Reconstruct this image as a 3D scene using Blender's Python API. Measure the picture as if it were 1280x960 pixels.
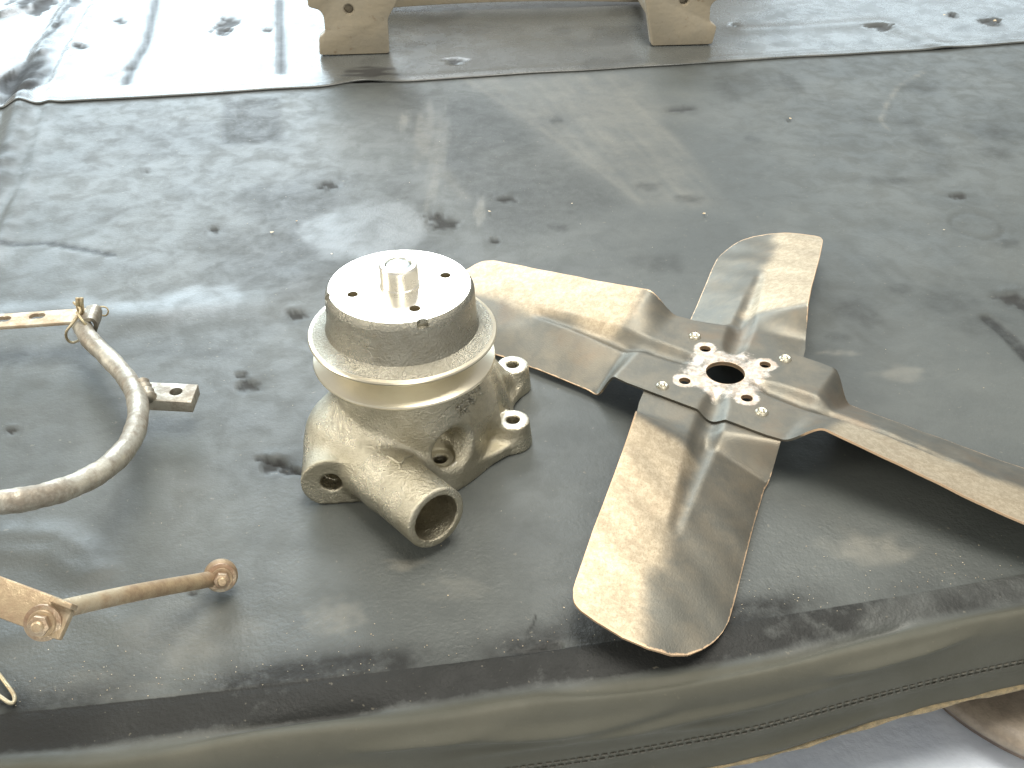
import bpy, bmesh, math, random
import numpy as np
from mathutils import Vector, Matrix

random.seed(4)
rng = np.random.default_rng(11)
S = bpy.context.scene
for o in list(bpy.data.objects):
    bpy.data.objects.remove(o)

# ------------------------------------------------------------------ camera
PITCH = math.radians(36.0)
CAM_H = 0.5
cam_d = bpy.data.cameras.new('camera')
cam = bpy.data.objects.new('camera', cam_d)
S.collection.objects.link(cam)
cam.location = (0, 0, CAM_H)
cam.rotation_euler = (math.radians(54.0), 0, 0)
cam_d.sensor_width = 36.0
cam_d.lens = 38.0
cam_d.clip_start = 0.01
cam_d.clip_end = 200
S.camera = cam

# ------------------------------------------------------------------ world, lamps, exposure
W = bpy.data.worlds.new('World')
S.world = W
W.use_nodes = True
bg = W.node_tree.nodes['Background']
bg.inputs['Color'].default_value = (1.0, 0.98, 0.94, 1)
bg.inputs['Strength'].default_value = 0.37


def area(name, loc, target, sx, sy, power, col):
    l = bpy.data.lights.new(name, 'AREA')
    l.shape = 'RECTANGLE'
    l.size = sx
    l.size_y = sy
    l.energy = power
    l.color = col
    o = bpy.data.objects.new(name, l)
    S.collection.objects.link(o)
    o.location = loc
    d = Vector(target) - Vector(loc)
    o.rotation_euler = d.to_track_quat('-Z', 'Y').to_euler()
    return o


area('ceiling_lamp', (0.35, 0.80, 2.6), (0.05, 0.62, 0), 1.7, 1.4, 74, (1.0, 0.95, 0.86))
area('open_doorway', (-1.75, 4.6, 1.30), (0, 0.8, 0), 2.2, 1.5, 70, (0.72, 0.89, 1.0))
area('upper_window', (-0.75, 4.3, 2.75), (0, 0.7, 0), 1.7, 1.3, 62, (0.88, 0.95, 1.0))
area('far_window', (1.9, 5.2, 1.35), (0, 0.8, 0), 1.5, 1.0, 15, (0.72, 0.89, 1.0))
area('side_window', (-3.4, 0.1, 1.7), (0, 0.6, 0), 1.4, 1.4, 72, (1.0, 0.93, 0.80))

area('front_fill', (0.9, -3.0, 1.7), (0.1, 0.5, 0), 2.0, 1.4, 36, (1.0, 0.96, 0.88))  # unseen fill lamp added behind the camera to lift skirt, ledge and pump front

S.view_settings.view_transform = 'Standard'
S.view_settings.look = 'None'
S.view_settings.exposure = 0.44
S.view_settings.gamma = 1.0
S.view_settings.use_curve_mapping = False


# ------------------------------------------------------------------ helpers
FPX = 1351.0
_fw = np.array([0, math.cos(PITCH), -math.sin(PITCH)])
_up = np.array([0, math.sin(PITCH), math.cos(PITCH)])
_rt = np.array([1.0, 0, 0])


def at(px, py, z=0.0):
    """point of the place at height z that the photograph shows at (px, py)"""
    d = _fw * FPX + _rt * (px - 640) + _up * (480 - py)
    t = (z - CAM_H) / d[2]
    return np.array([0, 0, CAM_H]) + t * d


def link(name, me, mat=None, parent=None):
    o = bpy.data.objects.new(name, me)
    S.collection.objects.link(o)
    if mat is not None:
        for m in (mat if isinstance(mat, (list, tuple)) else [mat]):
            me.materials.append(m)
    if parent is not None:
        o.parent = parent
    return o


def mesh(name, v, f, smooth=True, sharp=None):
    me = bpy.data.meshes.new(name)
    me.from_pydata([tuple(map(float, p)) for p in v], [], [tuple(map(int, q)) for q in f])
    me.validate()
    fix_normals(me)
    finish(me, smooth, sharp)
    return me


def fix_normals(me):
    bm = bmesh.new()
    bm.from_mesh(me)
    bmesh.ops.recalc_face_normals(bm, faces=bm.faces)
    bm.to_mesh(me)
    bm.free()


def finish(me, smooth=True, sharp=None):
    me.polygons.foreach_set('use_smooth', [smooth] * len(me.polygons))
    if smooth and sharp:
        me.set_sharp_from_angle(angle=math.radians(sharp))
    me.update()


def empty(name, loc, label, cat, group=None):
    o = bpy.data.objects.new(name, None)
    S.collection.objects.link(o)
    o.location = loc
    o.empty_display_size = 0.02
    tag(o, label, cat, group)
    return o


def tag(o, label, cat, group=None):
    o['label'] = label
    o['category'] = cat
    if group:
        o['group'] = group


def sst(a, b, x):
    t = np.clip((x - a) / (b - a), 0, 1)
    return t * t * (3 - 2 * t)


def waves(x, y, lo, hi, n, seed):
    """smooth pseudo noise in about -1..1 as a sum of plane waves with wavelengths lo..hi"""
    r = np.random.default_rng(seed)
    s = np.zeros_like(x)
    for _ in range(n):
        lam = lo * (hi / lo) ** r.random()
        a = r.random() * 2 * np.pi
        s += np.sin((x * np.cos(a) + y * np.sin(a)) * 2 * np.pi / lam + r.random() * 6.28)
    return s / math.sqrt(n) * 0.8


def tube_data(path, r, seg=16, closed=False):
    P = [Vector(p) for p in path]
    n = len(P)
    R = r if isinstance(r, (list, tuple, np.ndarray)) else [r] * n
    T = []
    for i in range(n):
        if closed:
            t = P[(i + 1) % n] - P[i - 1]
        else:
            t = P[min(i + 1, n - 1)] - P[max(i - 1, 0)]
        T.append(t.normalized())
    nrm = T[0].orthogonal().normalized()
    v, f = [], []
    for i in range(n):
        if i:
            q = T[i - 1].rotation_difference(T[i])
            nrm = (q @ nrm).normalized()
        b = T[i].cross(nrm)
        for k in range(seg):
            a = 2 * math.pi * k / seg
            v.append(P[i] + (nrm * math.cos(a) + b * math.sin(a)) * R[i])
    m = n if closed else n - 1
    for i in range(m):
        j = (i + 1) % n
        for k in range(seg):
            l = (k + 1) % seg
            f.append((i * seg + k, i * seg + l, j * seg + l, j * seg + k))
    if not closed:
        f.append(tuple(range(seg))[::-1])
        f.append(tuple((n - 1) * seg + k for k in range(seg)))
    return v, f


def spline(pts, n=8):
    P = [np.array(p, float) for p in pts]
    P = [2 * P[0] - P[1]] + P + [2 * P[-1] - P[-2]]
    out = []
    for i in range(1, len(P) - 2):
        for k in range(n):
            t = k / n
            a, b, c, d = P[i - 1:i + 3]
            out.append(0.5 * (2 * b + (c - a) * t + (2 * a - 5 * b + 4 * c - d) * t ** 2 + (3 * b - a - 3 * c + d) * t ** 3))
    out.append(P[-2])
    return out


def lathe_data(prof, seg=96):
    v, f = [], []
    n = len(prof)
    for k in range(seg):
        a = 2 * math.pi * k / seg
        for r, z in prof:
            v.append((r * math.cos(a), r * math.sin(a), z))
    for k in range(seg):
        l = (k + 1) % seg
        for i in range(n - 1):
            f.append((k * n + i, l * n + i, l * n + i + 1, k * n + i + 1))
    return v, f


def lathe(name, prof, seg=96, sharp=35):
    """closed lathe; a profile that starts and ends on the axis is capped by fans"""
    v, f = lathe_data(prof, seg)
    me = bpy.data.meshes.new(name)
    me.from_pydata(v, [], f)
    bm = bmesh.new()
    bm.from_mesh(me)
    bmesh.ops.remove_doubles(bm, verts=bm.verts, dist=1e-6)
    bmesh.ops.recalc_face_normals(bm, faces=bm.faces)
    bm.to_mesh(me)
    bm.free()
    finish(me, True, sharp)
    return me


def prism_data(poly, y0, y1):
    """outline in x,z extruded along y"""
    n = len(poly)
    v = [(x, y0, z) for x, z in poly] + [(x, y1, z) for x, z in poly]
    f = [tuple(range(n)), tuple(range(2 * n - 1, n - 1, -1))]
    for i in range(n):
        j = (i + 1) % n
        f.append((i, j, n + j, n + i))
    return v, f


def bevelled(name, v, f, w=0.001, seg=2, sharp=40, xf=None):
    me = bpy.data.meshes.new(name)
    me.from_pydata([tuple(p) for p in v], [], f)
    bm = bmesh.new()
    bm.from_mesh(me)
    bmesh.ops.recalc_face_normals(bm, faces=bm.faces)
    if w:
        ed = [e for e in bm.edges if len(e.link_faces) == 2 and e.calc_face_angle(0) > 0.45]
        bmesh.ops.bevel(bm, geom=ed, offset=w, segments=seg, affect='EDGES', profile=0.5, clamp_overlap=True)
    if xf is not None:
        bmesh.ops.transform(bm, matrix=xf, verts=bm.verts)
    bmesh.ops.recalc_face_normals(bm, faces=bm.faces)
    bm.to_mesh(me)
    bm.free()
    finish(me, True, sharp)
    return me


def cyl_mesh(r, p0, p1, seg=32):
    v, f = tube_data([p0, p1], r, seg)
    me = bpy.data.meshes.new('cutter')
    me.from_pydata([tuple(p) for p in v], [], f)
    fix_normals(me)
    return me


def cut(me, cutters, sharp=35):
    """boolean difference, returns a new mesh"""
    o = bpy.data.objects.new('work', me)
    S.collection.objects.link(o)
    bm = bmesh.new()
    for c in cutters:
        bm.from_mesh(c)
    cm = bpy.data.meshes.new('cutters')
    bm.to_mesh(cm)
    bm.free()
    c = bpy.data.objects.new('cutters', cm)
    S.collection.objects.link(c)
    m = o.modifiers.new('b', 'BOOLEAN')
    m.operation = 'DIFFERENCE'
    m.solver = 'EXACT'
    m.use_self = True
    m.object = c
    dg = bpy.context.evaluated_depsgraph_get()
    out = bpy.data.meshes.new_from_object(o.evaluated_get(dg))
    bpy.data.objects.remove(o)
    bpy.data.objects.remove(c)
    out.materials.clear()
    finish(out, True, sharp)
    return out


def frame(origin, ax, nrm):
    """matrix: local x along ax, local y along nrm (made square), local z the third"""
    x = Vector(ax).normalized()
    y = Vector(nrm)
    y = (y - x * y.dot(x)).normalized()
    z = x.cross(y)
    M = Matrix.Identity(4)
    for i in range(3):
        M[i][0], M[i][1], M[i][2], M[i][3] = x[i], y[i], z[i], origin[i]
    return M


def surface_nets(F, org, h):
    nx, ny, nz = F.shape
    ins = F < 0
    cs = (nx - 1, ny - 1, nz - 1)
    cnt = np.zeros(cs, np.int16)
    acc = np.zeros(cs + (3,), np.float32)
    off = [(i, j, k) for i in (0, 1) for j in (0, 1) for k in (0, 1)]

    def sl(o):
        return F[o[0]:nx - 1 + o[0], o[1]:ny - 1 + o[1], o[2]:nz - 1 + o[2]]
    for a in off:
        for ax in range(3):
            if a[ax]:
                continue
            b = list(a)
            b[ax] = 1
            A, B = sl(a), sl(b)
            m = (A < 0) != (B < 0)
            w = np.nonzero(m)
            t = A[w] / (A[w] - B[w])
            cnt[w] += 1
            for q in range(3):
                acc[w + (np.full(len(t), q),)] += a[q] + (t if q == ax else 0)
    act = cnt > 0
    ids = -np.ones(cs, np.int64)
    w = np.nonzero(act)
    ids[w] = np.arange(len(w[0]))
    P = np.stack(w, 1) + acc[w] / cnt[w][:, None]
    P = P * h + np.array(org)
    quads = []
    for ax in range(3):
        lo = [slice(None)] * 3
        hi = [slice(None)] * 3
        lo[ax] = slice(0, -1)
        hi[ax] = slice(1, None)
        e = np.argwhere(ins[tuple(lo)] != ins[tuple(hi)])
        u, v = (ax + 1) % 3, (ax + 2) % 3
        lim = F.shape
        e = e[(e[:, u] > 0) & (e[:, v] > 0) & (e[:, u] < lim[u] - 1) & (e[:, v] < lim[v] - 1)]
        q = []
        for du, dv in ((-1, -1), (0, -1), (0, 0), (-1, 0)):
            c = e.copy()
            c[:, u] += du
            c[:, v] += dv
            q.append(ids[c[:, 0], c[:, 1], c[:, 2]])
        q = np.stack(q, 1)
        flip = ~ins[e[:, 0], e[:, 1], e[:, 2]]
        q[flip] = q[flip][:, ::-1]
        quads.append(q)
    return P, np.concatenate(quads)


def fast_mesh(name, V, Q):
    me = bpy.data.meshes.new(name)
    n = len(Q)
    me.vertices.add(len(V))
    me.vertices.foreach_set('co', np.ascontiguousarray(V, np.float32).ravel())
    me.loops.add(n * 4)
    me.loops.foreach_set('vertex_index', np.ascontiguousarray(Q, np.int32).ravel())
    me.polygons.add(n)
    me.polygons.foreach_set('loop_start', np.arange(0, n * 4, 4, dtype=np.int32))
    me.update(calc_edges=True)
    me.polygons.foreach_set('use_smooth', np.ones(n, bool))
    me.update()
    return me


def set_attr(me, name, arr):
    a = me.color_attributes.new(name, 'FLOAT_COLOR', 'POINT')
    d = np.ones((len(me.vertices), 4), np.float32)
    d[:, :arr.shape[1]] = arr
    a.data.foreach_set('color', d.ravel())


# ------------------------------------------------------------------ materials
class NT:
    def __init__(self, name):
        self.m = bpy.data.materials.new(name)
        self.m.use_nodes = True
        self.t = self.m.node_tree
        self.b = self.t.nodes['Principled BSDF']

    def n(self, kind, **kw):
        nd = self.t.nodes.new(kind)
        for k, v in kw.items():
            setattr(nd, k, v)
        return nd

    def set(self, sock, val):
        if hasattr(val, 'is_linked') or hasattr(val, 'links'):
            self.t.links.new(val, sock)
        else:
            sock.default_value = val

    def coord(self):
        if not hasattr(self, '_c'):
            self._c = self.n('ShaderNodeTexCoord').outputs['Object']
        return self._c

    def noise(self, scale, detail=4, rough=0.55, vec=None, dist=0.0):
        nd = self.n('ShaderNodeTexNoise')
        self.t.links.new(vec if vec is not None else self.coord(), nd.inputs['Vector'])
        nd.inputs['Scale'].default_value = scale
        nd.inputs['Detail'].default_value = detail
        nd.inputs['Roughness'].default_value = rough
        nd.inputs['Distortion'].default_value = dist
        return nd.outputs['Fac']

    def ramp(self, fac, lo, hi, a=0.0, b=1.0):
        nd = self.n('ShaderNodeMapRange')
        nd.interpolation_type = 'SMOOTHSTEP'
        self.set(nd.inputs['Value'], fac)
        nd.inputs['From Min'].default_value = lo
        nd.inputs['From Max'].default_value = hi
        nd.inputs['To Min'].default_value = a
        nd.inputs['To Max'].default_value = b
        return nd.outputs['Result']

    def mix(self, fac, a, b):
        nd = self.n('ShaderNodeMix', data_type='RGBA')
        self.set(nd.inputs['Factor'], fac)
        self.set(nd.inputs['A'] if False else nd.inputs[6], a)
        self.set(nd.inputs[7], b)
        return nd.outputs[2]

    def mixf(self, fac, a, b):
        nd = self.n('ShaderNodeMix', data_type='FLOAT')
        self.set(nd.inputs[0], fac)
        self.set(nd.inputs[2], a)
        self.set(nd.inputs[3], b)
        return nd.outputs[0]

    def math(self, op, a, b=0.0, clamp=False):
        nd = self.n('ShaderNodeMath', operation=op)
        nd.use_clamp = clamp
        self.set(nd.inputs[0], a)
        self.set(nd.inputs[1], b)
        return nd.outputs[0]

    def attr(self, name):
        nd = self.n('ShaderNodeAttribute')
        nd.attribute_name = name
        sp = self.n('ShaderNodeSeparateColor')
        self.t.links.new(nd.outputs['Color'], sp.inputs[0])
        return sp.outputs[0], sp.outputs[1], sp.outputs[2]

    def bump(self, height, strength, dist, normal=None):
        nd = self.n('ShaderNodeBump')
        self.set(nd.inputs['Strength'], strength)
        nd.inputs['Distance'].default_value = dist
        self.set(nd.inputs['Height'], height)
        if normal is not None:
            self.t.links.new(normal, nd.inputs['Normal'])
        return nd.outputs['Normal']

    def out(self, color, rough, metal=0.0, normal=None, spec=None, coat=None):
        self.set(self.b.inputs['Base Color'], color)
        self.set(self.b.inputs['Roughness'], rough)
        self.set(self.b.inputs['Metallic'], metal)
        if normal is not None:
            self.t.links.new(normal, self.b.inputs['Normal'])
        if spec is not None:
            self.set(self.b.inputs['Specular IOR Level'], spec)
        return self.m


def c4(r, g, b):
    return (r, g, b, 1.0)


def mat_cover(name, base, dust, rlo, rhi):
    t = NT(name)
    dark, light, hole = t.attr('stain_shade')
    grain, gloss, matte = t.attr('grain')
    big = t.ramp(t.noise(7, 5, 0.6), 0.35, 0.68)
    mid = t.ramp(t.noise(38, 6, 0.65, dist=0.4), 0.36, 0.70)
    fine = t.noise(620, 3, 0.6)
    leather = t.noise(330, 3, 0.5)
    col = t.mix(t.math('MULTIPLY', big, 0.55), c4(*base), c4(*dust))
    col = t.mix(t.math('MULTIPLY', mid, 0.22), col, c4(*[x * 0.62 for x in base]))
    lm = t.math('MULTIPLY', light, t.ramp(t.noise(60, 5, 0.7), 0.25, 0.6, 0.35, 1.0), clamp=True)
    col = t.mix(lm, col, c4(0.20, 0.195, 0.165))
    dm = t.math('MULTIPLY', dark, t.ramp(t.noise(85, 5, 0.65), 0.25, 0.6, 0.55, 1.0), clamp=True)
    col = t.mix(dm, col, c4(0.022, 0.023, 0.022))
    # tiny specks of grit and scuffs
    sp = t.ramp(t.noise(260, 2, 0.5), 0.70, 0.76)
    col = t.mix(t.math('MULTIPLY', sp, 0.30), col, c4(0.24, 0.22, 0.17))
    col = t.mix(hole, col, c4(0.012, 0.011, 0.010))
    r = t.mixf(mid, rlo, rhi)
    r = t.math('ADD', r, t.math('MULTIPLY', dm, 0.03))
    r = t.math('SUBTRACT', r, t.math('MULTIPLY', gloss, 0.14))
    r = t.math('ADD', r, t.math('MULTIPLY', matte, 0.12))
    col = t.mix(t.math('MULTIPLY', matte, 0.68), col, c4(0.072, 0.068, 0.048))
    r = t.math('ADD', r, t.math('MULTIPLY', hole, 0.4), clamp=True)
    nrm = t.bump(leather, t.mixf(grain, 0.07, 0.42), 0.0014)
    nrm = t.bump(fine, t.mixf(grain, 0.10, 0.45), 0.0007, nrm)
    return t.out(col, r, 0.0, nrm, t.mixf(t.math('MAXIMUM', dm, matte), 0.5, 0.16))


def mat_cast(name, hi, lo):
    t = NT(name)
    a = t.noise(640, 4, 0.66)
    b = t.ramp(t.noise(28, 5, 0.6), 0.35, 0.7)
    s = t.ramp(t.noise(240, 4, 0.6), 0.52, 0.68)
    col = t.mix(b, c4(*hi), c4(*lo))
    col = t.mix(t.math('MULTIPLY', s, 0.28), col, c4(0.25, 0.22, 0.15))
    n = t.bump(a, 0.75, 0.0014)
    n = t.bump(t.noise(120, 3), 0.25, 0.0015, n)
    return t.out(col, t.mixf(b, 0.23, 0.36), 0.95, n)


def mat_machined(name, col, rough, aniso=False, bumps=0.1):
    t = NT(name)
    b = t.ramp(t.noise(55, 5, 0.65), 0.40, 0.72)
    c = t.mix(t.math('MULTIPLY', b, 0.14), c4(*col), c4(col[0] * .78, col[1] * .70, col[2] * .52))
    n = t.bump(t.noise(500, 2), bumps, 0.0006)
    return t.out(c, t.mixf(b, rough, rough + 0.06), 0.95, n)


def mat_fan():
    t = NT('worn_fan_steel')
    tan, hub, edge = t.attr('wear')
    nz = t.noise(34, 6, 0.68, dist=0.3)
    nf = t.noise(210, 5, 0.7)
    st = t.n('ShaderNodeMapping')
    t.t.links.new(t.coord(), st.inputs['Vector'])
    st.inputs['Scale'].default_value = (1, 1, 6)
    scr = t.noise(480, 3, 0.6, vec=st.outputs['Vector'])
    base = t.mix(t.ramp(nz, 0.35, 0.68), c4(0.150, 0.148, 0.128), c4(0.205, 0.188, 0.150))
    base = t.mix(t.math('MULTIPLY', t.ramp(t.noise(16, 5, 0.6), 0.55, 0.72), 0.6), base, c4(0.20, 0.155, 0.11))
    tm = t.math('ADD', tan, t.math('MULTIPLY', t.math('SUBTRACT', nz, 0.5), 0.7))
    tm = t.ramp(tm, 0.10, 0.95)
    tancol = t.mix(t.ramp(nf, 0.38, 0.60), c4(0.53, 0.455, 0.335), c4(0.42, 0.355, 0.255))
    spk = t.ramp(t.noise(700, 4, 0.75), 0.50, 0.64)
    tancol = t.mix(t.math('MULTIPLY', spk, 0.45), tancol, c4(0.26, 0.21, 0.145))
    blot = t.ramp(t.noise(48, 6, 0.7, dist=0.6), 0.52, 0.66)
    tancol = t.mix(t.math('MULTIPLY', blot, 0.22), tancol, c4(0.30, 0.22, 0.15))
    col = t.mix(tm, base, tancol)
    hm = t.ramp(t.math('ADD', hub, t.math('MULTIPLY', t.math('SUBTRACT', t.noise(85, 5, 0.7), 0.5), 1.8)), 0.35, 0.85)
    col = t.mix(hm, col, t.mix(t.ramp(nf, 0.4, 0.6), c4(0.70, 0.65, 0.58), c4(0.52, 0.43, 0.35)))
    em = t.ramp(t.math('ADD', edge, t.math('MULTIPLY', t.math('SUBTRACT', nf, 0.5), 1.6)), 0.45, 0.85)
    col = t.mix(em, col, c4(0.60, 0.44, 0.29))
    rough = t.mixf(tm, 0.45, 0.50)
    rough = t.math('ADD', rough, t.math('MULTIPLY', nf, 0.10))
    n = t.bump(scr, 0.22, 0.0007)
    n = t.bump(t.noise(22, 3), 0.12, 0.004, n)
    return t.out(col, rough, 0.86, n)


def mat_rust(name, a, b, c, metal=0.55, rough=0.42):
    t = NT(name)
    n1 = t.noise(70, 6, 0.68)
    n2 = t.noise(26, 5, 0.6)
    col = t.mix(t.ramp(n1, 0.36, 0.62), c4(*a), c4(*b))
    col = t.mix(t.ramp(n2, 0.50, 0.66), col, c4(*c))
    n = t.bump(t.noise(300, 4, 0.65), 0.45, 0.0010)
    n = t.bump(n1, 0.4, 0.0022, n)
    return t.out(col, t.mixf(t.ramp(n1, 0.3, 0.7), rough - .1, rough + .16), metal, n)


def mat_paint(name, a, b, rough=0.42):
    t = NT(name)
    n1 = t.noise(18, 6, 0.65)
    col = t.mix(t.ramp(n1, 0.35, 0.68), c4(*a), c4(*b))
    col = t.mix(t.math('MULTIPLY', t.ramp(t.noise(75, 5, 0.7), 0.58, 0.70), 0.7), col, c4(a[0] * .55, a[1] * .45, a[2] * .36))
    n = t.bump(t.noise(140, 4), 0.25, 0.002)
    return t.out(col, t.mixf(n1, rough - .08, rough + .15), 0.0, n, 0.5)


def mat_plain(name, a, b, scale, rough, bump=0.2, metal=0.0, bd=0.002):
    t = NT(name)
    col = t.mix(t.ramp(t.noise(scale, 6, 0.65), 0.35, 0.65), c4(*a), c4(*b))
    n = t.bump(t.noise(scale * 5, 4), bump, bd)
    return t.out(col, rough, metal, n)


M_cover = mat_cover('rubber_cover', (0.062, 0.070, 0.067), (0.108, 0.117, 0.109), 0.46, 0.60)
M_back = mat_cover('rubber_cover_back', (0.075, 0.080, 0.076), (0.105, 0.110, 0.104), 0.24, 0.33)
M_cast = mat_cast('cast_aluminium', (0.61, 0.575, 0.46), (0.44, 0.405, 0.305))
M_iron = mat_cast('cast_pulley', (0.36, 0.345, 0.285), (0.27, 0.255, 0.205))
M_mach = mat_machined('machined_face', (0.86, 0.83, 0.74), 0.27)
M_groove = mat_machined('turned_groove', (0.76, 0.70, 0.55), 0.30)
M_boss = mat_machined('milled_boss', (0.66, 0.64, 0.56), 0.36, bumps=0.3)
M_shaft = mat_machined('shaft_end_steel', (0.55, 0.62, 0.64), 0.28)
M_fan = mat_fan()
M_rivet = mat_machined('rivet_steel', (0.55, 0.52, 0.42), 0.34, bumps=0.4)
M_rod = mat_rust('rusty_rod', (0.40, 0.38, 0.32), (0.25, 0.22, 0.175), (0.50, 0.48, 0.41))
M_bar = mat_rust('pale_rusty_bar', (0.55, 0.47, 0.35), (0.40, 0.31, 0.21), (0.62, 0.58, 0.47), 0.35, 0.5)
M_rust = mat_rust('brown_rusty_stay', (0.44, 0.345, 0.22), (0.30, 0.22, 0.14), (0.45, 0.39, 0.28), 0.50, 0.42)
M_nut = mat_rust('nut_steel', (0.42, 0.34, 0.24), (0.30, 0.20, 0.13), (0.44, 0.42, 0.34), 0.7, 0.36)
M_wire = mat_rust('wire_steel', (0.48, 0.43, 0.28), (0.36, 0.28, 0.17), (0.5, 0.46, 0.34), 0.6, 0.4)
M_beige = mat_paint('beige_paint', (0.33, 0.285, 0.205), (0.28, 0.25, 0.19))
M_floor = mat_plain('pale_panel', (0.74, 0.80, 0.88), (0.66, 0.72, 0.81), 26, 0.45, 0.35)
M_brown = mat_plain('brown_drum_top', (0.20, 0.155, 0.12), (0.14, 0.11, 0.09), 90, 0.5)
M_brim = mat_plain('brown_drum_rim', (0.27, 0.225, 0.17), (0.20, 0.165, 0.125), 120, 0.45)
M_thread = mat_plain('thread', (0.11, 0.105, 0.085), (0.08, 0.076, 0.06), 300, 0.8)
M_grit = mat_plain('grit', (0.50, 0.36, 0.20), (0.62, 0.58, 0.46), 160, 0.6)
M_hem = mat_plain('frayed_hem', (0.30, 0.235, 0.13), (0.17, 0.14, 0.085), 220, 0.75, 0.6)


# ------------------------------------------------------------------ the rubber cover
SL = 0.168                                   # the table edge and the seam run at this slope


def edge_y(x, p=0.0):
    return 0.4195 + 0.172 * x + 0.09 * np.minimum(x * x, 0.25) * (1 - sst(0.0, 0.5, p))


P_SEAM = 0.951
UN = 1.0 / math.hypot(1, SL)
# front profile past the edge: (how far out, how high)
PROF = [(0, 0), (0.006, -0.0005), (0.013, -0.0020), (0.020, -0.0040), (0.026, -0.0048), (0.031, -0.0042), (0.035, -0.0034),
        (0.040, -0.0035), (0.0445, -0.0075), (0.047, -0.013), (0.0485, -0.020), (0.0510, -0.029), (0.0535, -0.0375),
        (0.0535, -0.0405), (0.0515, -0.0475), (0.0520, -0.054), (0.0545, -0.062), (0.0560, -0.0675)]
PROF_S = spline([(a, b, 0) for a, b in PROF], 6)

# marks on the cover, a few of them painted-in cast shadows: px, py, half width, half height, strength (photograph coordinates, laid on the table)
DARK = [(345, 258, 42, 30, .55), (350, 262, 16, 6, .5), (320, 236, 18, 5, .5), (388, 335, 62, 22, .5), (360, 352, 40, 22, .4),
        (620, 175, 70, 60, .35), (560, 150, 40, 30, .3), (830, 328, 22, 10, .7), (800, 326, 18, 8, .4), (697, 283, 13, 5, .9), (695, 150, 11, 4, .9),
        (862, 247, 16, 5, .8), (808, 232, 14, 4, .8), (640, 232, 12, 4, .5), (505, 105, 22, 6, .6), (1150, 108, 24, 8, .6),
        (990, 103, 12, 14, .6), (910, 110, 14, 16, .35), (1160, 175, 14, 20, .55), (1170, 205, 20, 14, .4), (1240, 165, 26, 10, .6),
        (1245, 190, 18, 8, .6), (1105, 225, 60, 5, .4), (1122, 224, 11, 4, .8), (1075, 392, 26, 22, .65), (1185, 375, 34, 16, .55),
        (1230, 405, 40, 14, .5), (1125, 360, 18, 6, .7), (1260, 302, 14, 6, .7), (1048, 420, 14, 5, .6), (250, 440, 60, 6, .4),
        (60, 455, 20, 4, .2), (100, 330, 120, 16, .22), (200, 165, 120, 24, .22), (268, 91, 10, 8, .6), (1080, 150, 14, 5, .5), (1135, 152, 12, 4, .5),  # the faint patch below the flat bar is its cast shadow, painted
        (940, 173, 10, 4, .6), (900, 30, 8, 4, .4), (660, 800, 10, 40, .3), (530, 700, 50, 20, .25), (170, 690, 60, 40, .2),  # wide faint patches paint the shadows of pump and bent rod
        (1260, 730, 60, 20, .3), (540, 390, 30, 10, .3)]
LIGHT = [(548, 190, 10, 50, .3), (535, 165, 16, 30, .35), (600, 262, 6, 16, .4), (1102, 140, 6, 30, .0), (505, 150, 6, 10, .35),
         (1085, 685, 44, 18, .55), (505, 705, 20, 7, .6), (480, 880, 90, 10, .0), (570, 735, 30, 12, .2), (420, 770, 30, 18, .35),
         (230, 800, 60, 40, .3), (120, 860, 60, 20, .25), (1130, 466, 28, 8, .4), (1050, 440, 20, 3, .45), (760, 130, 60, 26, .30)]
GLOSS = [(455, 287, 78, 36, 1.0), (255, 375, 50, 22, 1.0), (200, 390, 90, 14, .7), (40, 395, 90, 22, .6), (90, 320, 120, 30, .4), (1120, 310, 90, 22, .5),
         (840, 800, 200, 30, .3), (380, 860, 200, 22, .4)]
HOLES = [(556, 279, 21, 7), (543, 270, 12, 4), (631, 248, 13, 4), (852, 136, 17, 3), (411, 231, 14, 4.5), (371, 392, 12, 6), (343, 580, 18, 9),
         (363, 588, 14, 3), (310, 480, 13, 7), (302, 468, 8, 4), (1266, 372, 19, 7), (1280, 380, 16, 7), (1200, 244, 11, 2.5), (15, 537, 9, 3),
         (240, 740, 6, 4), (268, 286, 7, 4), (184, 212, 7, 1.6), (618, 300, 9, 3), (986, 149, 4, 1.5), (458, 97, 30, 5)]


def ell(X, Y, px, py, rx, ry, seed, wob=0.25, soft=0.5):
    c = at(px, py)
    ax = abs(at(px + rx, py)[0] - c[0])
    ay = abs(at(px, py - ry)[1] - at(px, py + ry)[1]) / 2
    near = (np.abs(X - c[0]) < ax * 2.4 + 0.02) & (np.abs(Y - c[1]) < ay * 2.4 + 0.02)
    out = np.zeros_like(X)
    if not near.any():
        return out
    x = (X[near] - c[0]) / ax
    y = (Y[near] - c[1]) / ay
    d = np.hypot(x, y) + wob * waves(x, y, 0.7, 2.2, 8, seed)
    out[near] = 1 - sst(1 - soft, 1 + soft, d)
    return out


def poly_mask(X, Y, pts, soft):
    """soft mask of a convex quad given in photograph coordinates"""
    P = [at(*p)[:2] for p in pts]
    m = np.ones_like(X)
    cx = sum(p[0] for p in P) / len(P)
    cy = sum(p[1] for p in P) / len(P)
    for i in range(len(P)):
        a, b = P[i], P[(i + 1) % len(P)]
        n = np.array([-(b[1] - a[1]), b[0] - a[0]])
        n /= np.hypot(*n)
        if n @ (np.array([cx, cy]) - a) < 0:
            n = -n
        m *= sst(-soft, soft, (X - a[0]) * n[0] + (Y - a[1]) * n[1])
    return m


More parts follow.
